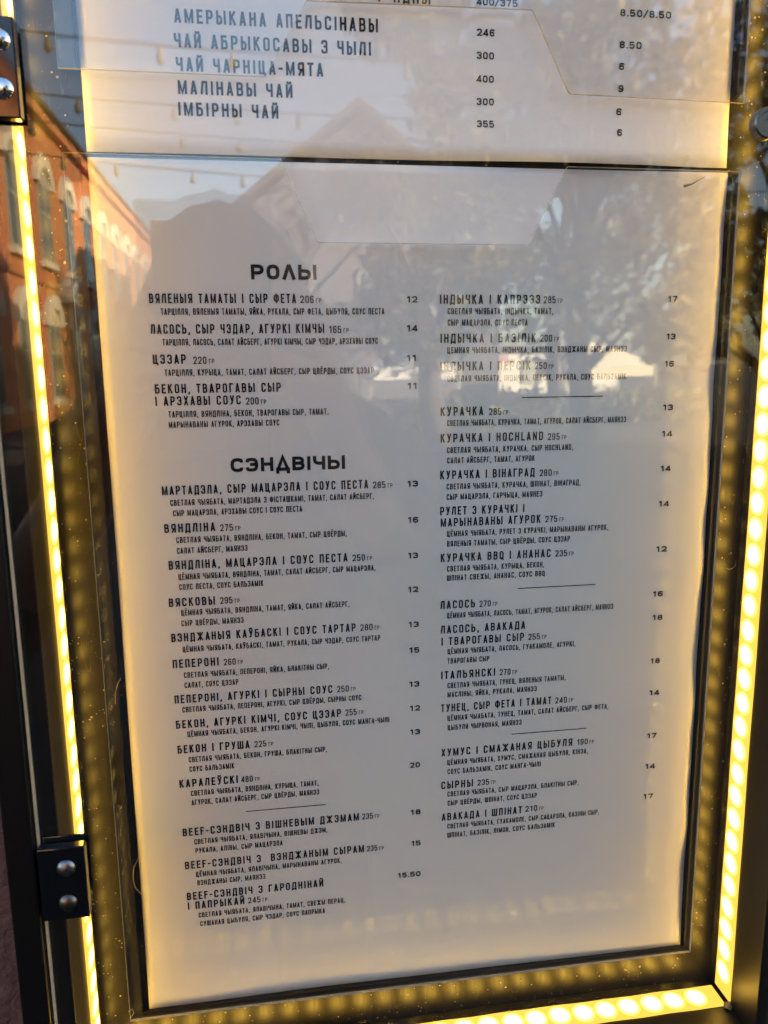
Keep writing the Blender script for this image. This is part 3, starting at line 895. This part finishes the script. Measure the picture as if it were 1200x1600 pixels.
# dust: tiny grains on the panel and on the glass, one mass
def dust(name, n_, y, smin, smax, m, label, dens):
    rng = random.Random(5)
    vs, fs = [], []
    while len(fs) < n_:
        x = rng.uniform(XL, XR); z = rng.uniform(ZB, 0.06)
        if rng.random() > dens(x, z): continue
        s = smin + (smax - smin) * rng.random() ** 4
        a = rng.uniform(0, 6.28); k = len(vs); e_ = rng.uniform(0.5, 1.6)
        for j in range(5):
            b = a + j * 1.2566
            r = s * rng.uniform(0.6, 1.1)
            vs.append((x + r * math.cos(b) * e_, y - rng.uniform(0, s * 0.6), z + r * math.sin(b)))
        vs.append((x, y + 0.00002, z))
        for j in range(5):
            fs.append((k + j, k + (j + 1) % 5, k + 5))
    o = mesh_obj(name, vs, fs, m)
    tag(o, label, 'dust', kind='stuff')
def off_paper(x, z):
    d = max(-x, x - 0.21, -0.297 - z)
    return 1.0 if d > 0.004 else 0.0
dust('dust', 4200, YP - 0.0002, 0.00005, 0.00032, M['lint'], 'pale dust grains on the black back panel round the sheets', off_paper)

# ---------------------------------------------------------------- what the glass mirrors: the yard in front of the case
def brick():
    m, ns, ls = mat('orange_brick')
    out = N(ns, 'ShaderNodeOutputMaterial')
    p = N(ns, 'ShaderNodeBsdfPrincipled', Roughness=0.85, IOR=1.4)
    tc = N(ns, 'ShaderNodeTexCoord')
    sep = N(ns, 'ShaderNodeSeparateXYZ'); cmb = N(ns, 'ShaderNodeCombineXYZ')
    ls.new(tc.outputs['Object'], sep.inputs[0])
    ls.new(sep.outputs['Y'], cmb.inputs['X']); ls.new(sep.outputs['Z'], cmb.inputs['Y'])
    b = N(ns, 'ShaderNodeTexBrick', Scale=4.0)
    b.inputs['Color1'].default_value = (0.58, 0.19, 0.055, 1)
    b.inputs['Color2'].default_value = (0.44, 0.13, 0.035, 1)
    b.inputs['Mortar'].default_value = (0.5, 0.27, 0.14, 1)
    b.inputs['Mortar Size'].default_value = 0.02
    ls.new(cmb.outputs[0], b.inputs['Vector'])
    ls.new(b.outputs['Color'], p.inputs['Base Color'])
    ls.new(p.outputs[0], out.inputs[0])
    return m
M['brick'] = brick()
M['cream'] = simple('cream_plaster', (0.62, 0.55, 0.42), 0.8, 1.4, 0.1, 3)
M['win'] = simple('window_pane', (0.10, 0.11, 0.10), 0.12, 1.5)
M['winframe'] = simple('window_frame', (0.35, 0.34, 0.27), 0.6)
M['roofing'] = simple('dark_roof', (0.07, 0.06, 0.06), 0.8, 1.4, 0.2, 2)
M['grey_render'] = simple('grey_render', (0.13, 0.12, 0.13), 0.85, 1.4, 0.15, 1.5)
M['pale_render'] = simple('pale_render', (0.76, 0.72, 0.62), 0.85, 1.4, 0.3, 0.9)
M['awning'] = simple('faded_awning', (0.50, 0.30, 0.27), 0.8)
M['bark'] = simple('bark', (0.09, 0.065, 0.05), 0.9, 1.4, 0.4, 6, 0.02)
def leaf():
    m, ns, ls = mat('leaf')
    out = N(ns, 'ShaderNodeOutputMaterial')
    tc = N(ns, 'ShaderNodeTexCoord')
    a = N(ns, 'ShaderNodeTexNoise', Scale=1.1, Detail=5.0, Roughness=0.7)
    ls.new(tc.outputs['Object'], a.inputs['Vector'])
    cr = N(ns, 'ShaderNodeValToRGB')
    cr.color_ramp.elements[0].position = 0.50; cr.color_ramp.elements[0].color = (0.038, 0.052, 0.026, 1)
    cr.color_ramp.elements[1].position = 0.68; cr.color_ramp.elements[1].color = (0.42, 0.33, 0.10, 1)  # yellow patches put sunlit sparkle in the crowns into the leaf colour
    ls.new(a.outputs['Fac'], cr.inputs[0])
    p = N(ns, 'ShaderNodeBsdfPrincipled', Roughness=0.5)
    ls.new(cr.outputs[0], p.inputs['Base Color'])
    tl = N(ns, 'ShaderNodeBsdfTranslucent')
    ls.new(cr.outputs[0], tl.inputs['Color'])
    mx = N(ns, 'ShaderNodeMixShader', Fac=0.35)
    ls.new(p.outputs[0], mx.inputs[1]); ls.new(tl.outputs[0], mx.inputs[2]); ls.new(mx.outputs[0], out.inputs[0])
    return m
M['leaf'] = leaf()
M['wire'] = simple('black_cable', (0.02, 0.02, 0.02), 0.6)
M['bulb'] = simple('unlit_bulb', (0.16, 0.13, 0.07), 0.15, 1.5)
M['unit'] = simple('air_conditioner', (0.55, 0.53, 0.48), 0.5)
M['dark'] = simple('dark_hole', (0.03, 0.03, 0.03), 0.9)

BX = -5.95                                             # the facade's plane, square to the menu wall
bb = empty('brick_building', (BX, -34, GROUND))
tag(bb, 'sunlit orange brick building with arched cream window heads mirrored in the glass', 'building')
into(box('wall', BX - 8, BX, -62, -17.6, GROUND, 6.75, M['brick']), bb)
into(box('cornice', BX - 8.1, BX + 0.22, -62.1, -17.5, 6.76, 7.05, M['brick']), bb)
into(box('roof', BX - 8.2, BX + 0.35, -62.2, -17.4, 7.06, 7.18, M['roofing']), bb)
into(box('string_course', BX + 0.002, BX + 0.09, -61.9, -17.7, 2.30, 2.48, M['brick']), bb)

def arch_pts(y, z0, z1, half):
    """outline of a round-headed opening (y, z)"""
    pts = [(y - half, z0), (y + half, z0), (y + half, z1 - half * 0.8)]
    for k in range(1, 8):
        a = math.pi * k / 8
        pts.append((y + half * math.cos(a), z1 - half * 0.8 + half * 0.8 * math.sin(a)))
    pts.append((y - half, z1 - half * 0.8))
    return pts
def prism(name, pts, x0, x1, m):
    n_ = len(pts)
    vs = [(x0, a, b) for a, b in pts] + [(x1, a, b) for a, b in pts]
    fs = [list(range(n_))[::-1], list(range(n_, 2 * n_))] + [(i, (i + 1) % n_, (i + 1) % n_ + n_, i + n_) for i in range(n_)]
    bm = bmesh.new()
    V = [bm.verts.new(v) for v in vs]
    for f in fs: bm.faces.new([V[i] for i in f])
    return from_bm(name, bm, m)
def window(y, z0, z1, half):
    # cream hood: the band between two arcs
    zc = z1 - half * 0.8
    outer = [(y + (half + .32) * math.cos(math.pi * k / 10), zc + (half * .8 + .38) * math.sin(math.pi * k / 10)) for k in range(11)]
    inner = [(y + half * math.cos(math.pi * k / 10), zc + half * .8 * math.sin(math.pi * k / 10)) for k in range(10, -1, -1)]
    hood = into(prism('window_hood', outer + inner, BX + 0.002, BX + 0.14, M['cream']), bb)
    win = into(prism('window', arch_pts(y, z0, z1, half), BX + 0.003, BX + 0.05, M['winframe']), bb)
    for s in (-1, 1):
        hw = half * 0.40
        for za, zb in ((z0 + 0.1, z0 + (zc - z0) * 0.62), (z0 + (zc - z0) * 0.66, zc)):
            p = box('pane', BX + 0.052, BX + 0.060, y + s * half * .49 - hw, y + s * half * .49 + hw, za, zb, M['win'])
            p.parent = win
    sill = into(box('window_sill', BX + 0.003, BX + 0.16, y - half - .12, y + half + .12, z0 - 0.16, z0 - 0.005, M['cream']), bb)
for i in range(15):
    y = -19.15 - i * 2.85
    window(y, 2.95, 5.55, 0.62)
    window(y, -0.9, 1.70, 0.62)
ac = into(box('air_conditioner', BX + 0.01, BX + 0.42, -26.6, -25.7, 1.95, 2.62, M['unit'], bevel=0.03), bb)
into(box('air_conditioner', BX + 0.01, BX + 0.42, -31.9, -31.0, 1.95, 2.62, M['unit'], bevel=0.03), bb)

# gabled house across the yard
hs = empty('gabled_house', (3.0, -27, GROUND))
tag(hs, 'grey gabled house across the yard, mirrored above the rolls heading', 'house')
def ext_xz(name, pts, y0, y1, m):
    n_ = len(pts)
    bm = bmesh.new()
    A = [bm.verts.new((a, y0, b)) for a, b in pts]; B = [bm.verts.new((a, y1, b)) for a, b in pts]
    bm.faces.new(A); bm.faces.new(B[::-1])
    for i in range(n_):
        j = (i + 1) % n_
        bm.faces.new((A[i], A[j], B[j], B[i]))
    return from_bm(name, bm, m)
into(ext_xz('wall', [(-1.3, GROUND), (7.3, GROUND), (7.3, 3.6), (3.0, 7.0), (-1.3, 3.6)], -24.2, -34, M['grey_render']), hs)
into(ext_xz('roof', [(-1.75, 3.42), (3.0, 7.19), (7.75, 3.42), (7.75, 3.62), (3.0, 7.42), (-1.75, 3.62)], -23.8, -34.4, M['roofing']), hs)
for x in (0.6, 2.9):
    wn = into(box('window', x, x + 1.0, -24.19, -24.14, 1.2, 2.7, M['winframe']), hs)
    p = box('pane', x + .1, x + .9, -24.138, -24.13, 1.3, 2.6, M['win']); p.parent = wn

# low pale kiosk in the sun at the end of the yard
ks = empty('market_kiosk', (13, -42, GROUND))
tag(ks, 'low pale kiosk with red awning at the far end of the yard', 'kiosk')
into(box('wall', 4.5, 18.5, -46, -40, GROUND, 0.70, M['pale_render']), ks)
into(box('roof', 4.2, 18.8, -46.3, -39.6, 0.71, 0.84, M['roofing']), ks)
for x in (5.6, 7.5, 10.2, 13.2, 15.0):
    into(box('shutter', x, x + 1.1, -39.99, -39.93, -1.0, 0.2, M['winframe']), ks)
aw = into(ext_xz('awning', [(10.0, 0.1), (12.2, 0.1), (12.2, 0.42), (10.0, 0.42)], -39.8, -39.0, M['awning']), ks)

M['canvas'] = simple('white_canvas', (0.80, 0.78, 0.73), 0.85, 1.3, 0.06, 2)
M['canvas2'] = simple('cream_canvas', (0.80, 0.70, 0.50), 0.85, 1.3, 0.06, 2)
def tent(label, x0, x1, y0, y1, m):
    t = empty('market_tent', ((x0 + x1) / 2, (y0 + y1) / 2, GROUND))
    tag(t, label, 'tent', 'market tents mirrored in the glass')
    cx, cyy = (x0 + x1) / 2, (y0 + y1) / 2
    bm = bmesh.new()
    lo = [bm.verts.new(v) for v in ((x0, y0, -0.40), (x1, y0, -0.40), (x1, y1, -0.40), (x0, y1, -0.40))]
    mi = [bm.verts.new(v) for v in ((x0, y0, -0.12), (x1, y0, -0.12), (x1, y1, -0.12), (x0, y1, -0.12))]
    up = bm.verts.new((cx, cyy, 0.62))
    for i in range(4):
        j = (i + 1) % 4
        bm.faces.new((lo[i], lo[j], mi[j], mi[i])); bm.faces.new((mi[i], mi[j], up))
    c = into(from_bm('canopy', bm, m), t)
    md = c.modifiers.new('thickness', 'SOLIDIFY'); md.thickness = 0.02
    for x, y in ((x0, y0), (x1, y0), (x1, y1), (x0, y1)):
        into(box('post', x - .03 + (.05 if x == x0 else -.05), x + .03 + (.05 if x == x0 else -.05), y - .03, y + .03, GROUND, -0.1, M['winframe']), t)
tent('white market tent mirrored left of the right column', 2.7, 5.1, -22.6, -20.2, M['canvas'])
tent('cream market tent mirrored farther right beside the kiosk', 8.2, 10.9, -23.4, -21.0, M['canvas2'])

def tree(label, x, y, h, cr, n_leaf, seed, low=0.28):
    rng = random.Random(seed)
    t = empty('leafy_tree', (x, y, GROUND))
    tag(t, label, 'tree', 'trees mirrored in the glass')
    bm = bmesh.new()
    top = GROUND + h
    pts = [Vector((x + 0.12 * math.sin(k * 1.3 + seed), y + 0.1 * math.cos(k * 1.7), GROUND + h * 0.82 * k / 6)) for k in range(7)]
    tube(bm, pts, [0.24 * (1 - k / 8) for k in range(7)], 8)
    clumps = []
    for k in range(16):
        a = rng.uniform(0, 6.28); zz = rng.uniform(low, 0.95)
        rr = cr * (1.05 - abs(zz - 0.5) * 1.1) * rng.uniform(0.35, 1.0)
        c = Vector((x + rr * math.cos(a), y + rr * math.sin(a), GROUND + h * zz))
        clumps.append((c, cr * rng.uniform(0.28, 0.5)))
        s = pts[min(5, int(zz * 5))]
        tube(bm, [s, (s + c) / 2 + Vector((0, 0, 0.15)), c], [0.06, 0.045, 0.02], 5)
    into(from_bm('trunk', bm, M['bark'], smooth=True), t)
    vs, fs = [], []
    for i in range(n_leaf):
        c, r = rng.choice(clumps)
        d = Vector((rng.gauss(0, 1), rng.gauss(0, 1), rng.gauss(0, 0.8))).normalized() * r * rng.uniform(0.3, 1.05) ** 0.7
        p = c + d
        u = Vector((rng.gauss(0, 1), rng.gauss(0, 1), rng.gauss(0, 1))).normalized()
        v = u.cross(Vector((rng.gauss(0, 1), rng.gauss(0, 1), rng.gauss(0, 1)))).normalized()
        s = rng.uniform(0.05, 0.12)
        k = len(vs)
        vs += [p - u * s * 1.5, p - v * s * .6, p + u * s * 1.5, p + v * s * .6]
        fs.append((k, k + 1, k + 2, k + 3))
    into(mesh_obj('crown', vs, fs, M['leaf']), t)
tree('tall leafy tree mirrored beside the gabled house', 2.9, -13.0, 8.4, 1.9, 5200, 3, 0.22)
tree('broad leafy tree mirrored over the right column of the menu', 5.6, -13.5, 8.8, 2.4, 7000, 8, 0.19)
tree('leafy tree farthest right in the mirrored yard', 8.4, -12.0, 8.2, 2.3, 6000, 21, 0.18)
tree('distant leafy tree behind the others in the mirrored yard', 7.6, -20.0, 9.6, 2.9, 6000, 34, 0.25)

def shrub(label, x, y, h, rx, n_leaf, seed):
    rng = random.Random(seed)
    t = empty('shrub', (x, y, GROUND))
    tag(t, label, 'shrub', 'shrubs mirrored in the glass')
    bm = bmesh.new()
    for k in range(5):
        a = rng.uniform(0, 6.28)
        tube(bm, [Vector((x, y, GROUND)), Vector((x + .5 * rx * math.cos(a), y + .4 * math.sin(a), GROUND + h * .8))], [0.03, 0.01], 5)
    into(from_bm('stem', bm, M['bark']), t)
    vs, fs = [], []
    for i in range(n_leaf):
        d = Vector((rng.gauss(0, .45) * rx, rng.gauss(0, .3), h * rng.random() ** 0.8 * (0.75 + 0.25 * math.sin(i * 0.7))))
        p = Vector((x, y, GROUND)) + d
        u = Vector((rng.gauss(0, 1), rng.gauss(0, 1), rng.gauss(0, 1))).normalized()
        v = u.cross(Vector((rng.gauss(0, 1), rng.gauss(0, 1), rng.gauss(0, 1)))).normalized()
        s = rng.uniform(0.05, 0.10); k = len(vs)
        vs += [p - u * s * 1.5, p - v * s * .6, p + u * s * 1.5, p + v * s * .6]
        fs.append((k, k + 1, k + 2, k + 3))
    into(mesh_obj('foliage', vs, fs, M['leaf']), t)
shrub('low loose shrub mirrored below the gabled house', 3.3, -17.0, 0.8, 1.5, 1100, 51)
shrub('wider shrub mirrored in front of the pale kiosk', 6.1, -18.5, 0.9, 1.9, 1300, 52)
shrub('shrub mirrored at the right end of the kiosk', 9.6, -19.0, 0.9, 1.8, 1300, 53)

# cables of unlit bulbs strung across the yard
def lights(label, y, zl, zr, sag, y2):
    x0, x1 = BX + 0.05, 8.5
    e = empty('string_lights', (x0, y, zl))
    tag(e, label, 'string lights', 'cables of bulbs strung over the yard')
    P = []
    for k in range(41):
        t = k / 40
        P.append(Vector((x0 + (x1 - x0) * t, y + (y2 - y) * t, zl + (zr - zl) * t - sag * 4 * t * (1 - t))))
    bm = bmesh.new(); tube(bm, P, 0.011, 5)
    into(from_bm('cable', bm, M['wire']), e)
    n_ = 17
    for k in range(1, n_):
        t = k / n_
        q = P[int(t * 40)]
        bm = bmesh.new()
        tube(bm, [q + Vector((0, 0, -.01)), q + Vector((0, 0, -.07)), q + Vector((0, 0, -.09)), q + Vector((0, 0, -.15)), q + Vector((0, 0, -.18))], [0.02, 0.022, 0.04, 0.045, 0.012], 8)
        into(from_bm('bulb', bm, M['bulb'], smooth=True), e)
lights('nearest cable of bulbs, highest in the mirrored sky', -8.9, 3.55, 3.2, 0.30, -8.6)
lights('second cable of bulbs across the mirrored sky', -10.2, 3.35, 3.05, 0.32, -9.8)
lights('third cable of bulbs, just below the second', -10.9, 3.25, 2.9, 0.30, -10.8)
lights('farthest cable of bulbs, lowest in the mirrored sky', -12.4, 3.25, 2.7, 0.30, -12.6)

# ---------------------------------------------------------------- the person taking the picture, and the phone
M['phone'] = simple('black_phone', (0.012, 0.012, 0.014), 0.2, 1.5)
M['lens'] = simple('lens_glass', (0.02, 0.02, 0.03), 0.03, 1.6)
M['skin'] = simple('skin', (0.45, 0.27, 0.19), 0.55, 1.4, 0.08, 40)
M['jacket'] = simple('dark_jacket', (0.035, 0.033, 0.036), 0.85, 1.4, 0.3, 40)
M['trousers'] = simple('dark_trousers', (0.03, 0.032, 0.045), 0.85, 1.4, 0.3, 40)
M['hair'] = simple('dark_hair', (0.03, 0.022, 0.016), 0.5, 1.5, 0.3, 80)
M['shoe'] = simple('black_shoe', (0.02, 0.02, 0.02), 0.5)
PM = Matrix.Translation(CAM) @ cam_rot.to_4x4()        # the phone lies square behind its own lens
def phone():
    bm = bmesh.new()
    bm_box(bm, -0.0665, 0.0060, -0.0560, 0.0870, 0.0030, 0.0110, 0.0026, 3)
    bm.transform(PM)
    o = from_bm('phone', bm, M['phone'], smooth=False)
    tag(o, 'black phone held upright in front of the case, seen as a dark mirrored slab', 'phone')
    bm = bmesh.new()
    bm_box(bm, -0.0320, 0.0050, -0.0440, -0.0068, 0.0016, 0.0030, 0.0006, 2)
    bm.transform(PM)
    pl = from_bm('camera_plate', bm, M['phone']); pl.parent = o
    for cx, cz in ((-0.018, -0.010 - 0.006), (-0.002, -0.034), (-0.024, -0.036)):
        bm = bmesh.new()
        bmesh.ops.create_cone(bm, cap_ends=True, segments=20, radius1=0.0065, radius2=0.006, depth=0.0012)
        bm.transform(PM @ Matrix.Translation((cx, cz, 0.0010)))
        l = from_bm('lens', bm, M['lens']); l.parent = o
phone()

def person():
    L = lambda x, y, z: tuple(PM @ Vector((x, y, z)))  # near the phone, in the phone's own frame
    V, E, Rd = [], [], []
    def v(p, r, par=None):
        V.append(p); Rd.append(r)
        if par is not None: E.append((par, len(V) - 1))
        return len(V) - 1
    ox, oy = 0.005, -0.86
    pelvis = v((ox, oy, -0.60), (0.155, 0.115))
    waist = v((ox, oy + .01, -0.44), (0.135, 0.10), pelvis)
    chest = v((ox, oy, -0.26), (0.16, 0.115), waist)
    coll = v((ox, oy, -0.135), (0.11, 0.085), chest)
    neck = v((ox, oy + .02, -0.075), (0.055, 0.058), coll)
    chin = v((ox, oy + .045, -0.03), (0.060, 0.070), neck)
    face = v((ox, oy + .045, 0.035), (0.074, 0.092), chin)
    crown = v((ox, oy + .035, 0.085), (0.062, 0.075), face)
    v((ox, oy + .155, 0.015), (0.012, 0.016), face)            # nose
    for s in (-1, 1): v((ox + s * .088, oy + .03, 0.022), (0.010, 0.022), face)
    for s in (-1, 1):                                          # legs
        hip = v((ox + s * .095, oy, -0.68), (0.095, 0.10), pelvis)
        knee = v((ox + s * .11, oy + .02, -1.05), (0.062, 0.066), hip)
        ank = v((ox + s * .12, oy - .02, -1.42), (0.042, 0.046), knee)
        v((ox + s * .14, oy + .13, GROUND + .035), (0.042, 0.034), ank)
    def hand(side, sh, el, wrist, palm, tips):
        a = v(sh, (0.062, 0.062), coll)
        b = v(el, (0.046, 0.046), a)
        c = v(wrist, (0.028, 0.024), b)
        d = v(palm, (0.030, 0.016), c)
        for (k, m_, t) in tips:
            q = v(k, (0.0095, 0.0095), d)
            q = v(m_, (0.0085, 0.0085), q)
            v(t, (0.0070, 0.0070), q)
    # left hand holds the long side of the phone, first finger over the upper rim
    hand(-1, (ox - .19, oy + .02, -0.16), (ox - .25, oy + .22, -0.36), L(-0.112, -0.100, 0.070), L(-0.083, -0.026, 0.032), [
        (L(-0.070, 0.030, 0.022), L(-0.058, 0.062, 0.018), L(-0.044, 0.080, 0.014)),
        (L(-0.079, 0.014, 0.014), L(-0.075, 0.024, 0.0), L(-0.058, 0.028, -0.004)),
        (L(-0.080, -0.008, 0.012), L(-0.076, 0.001, -0.001), L(-0.060, 0.005, -0.004)),
        (L(-0.081, -0.030, 0.014), L(-0.076, -0.022, 0.0), L(-0.062, -0.018, -0.004)),
        (L(-0.066, -0.024, 0.034), L(-0.052, -0.002, 0.026), L(-0.036, 0.012, 0.020))])
    # right hand steadies the other side, first finger over the rim
    hand(1, (ox + .19, oy + .02, -0.16), (ox + .23, oy + .20, -0.38), L(0.075, -0.080, 0.085), L(0.046, -0.004, 0.046), [
        (L(0.024, 0.048, 0.030), L(0.006, 0.072, 0.016), L(-0.016, 0.0815, 0.014)),
        (L(0.026, 0.034, 0.020), L(0.017, 0.042, 0.007), L(0.012, 0.044, 0.004)),
        (L(0.026, 0.014, 0.020), L(0.017, 0.022, 0.007), L(0.012, 0.024, 0.004)),
        (L(0.028, -0.006, 0.022), L(0.018, 0.002, 0.010), L(0.013, 0.006, 0.008)),
        (L(0.022, -0.012, 0.040), L(0.000, 0.008, 0.026), L(-0.016, 0.020, 0.019))])
    me = bpy.data.meshes.new('person')
    me.from_pydata(V, E, [])
    o = link(bpy.data.objects.new('person', me))
    o.modifiers.new('skin', 'SKIN').use_smooth_shade = True
    for i, sv in enumerate(me.skin_vertices[0].data):
        sv.radius = Rd[i]
        sv.use_root = (i == pelvis)
    ss = o.modifiers.new('sub', 'SUBSURF'); ss.levels = 1; ss.render_levels = 1
    dg = bpy.context.evaluated_depsgraph_get()
    me2 = bpy.data.meshes.new_from_object(o.evaluated_get(dg))
    o.modifiers.clear()
    o.data = me2
    me2.materials.clear()
    for k in ('jacket', 'skin', 'trousers', 'shoe'): me2.materials.append(M[k])
    wristy = -0.43
    for p in me2.polygons:
        c = p.center
        p.use_smooth = True
        if c.z > -0.10 and c.y < -0.6: p.material_index = 1
        elif c.y > wristy: p.material_index = 1
        elif c.z < GROUND + 0.09: p.material_index = 3
        elif c.z < -0.62: p.material_index = 2
        else: p.material_index = 0
    tag(o, 'person in dark jacket raising a phone in both hands before the case', 'person')
    bm = bmesh.new()
    bmesh.ops.create_uvsphere(bm, u_segments=28, v_segments=18, radius=1.0)
    for q in bm.verts:
        k = 1 + 0.03 * math.sin(q.co.x * 17 + q.co.z * 9) + 0.02 * math.sin(q.co.y * 23)
        q.co = Vector((ox + q.co.x * .092 * k, oy + .018 + q.co.y * .100 * k, 0.062 + q.co.z * .083 * k))
    bmesh.ops.delete(bm, geom=[q for q in bm.verts if q.co.y > oy + .085 and q.co.z < 0.085 or q.co.z < -0.01 and q.co.y > oy + .03], context='VERTS')
    h = from_bm('hair', bm, M['hair'], smooth=True)
    h.parent = o
person()
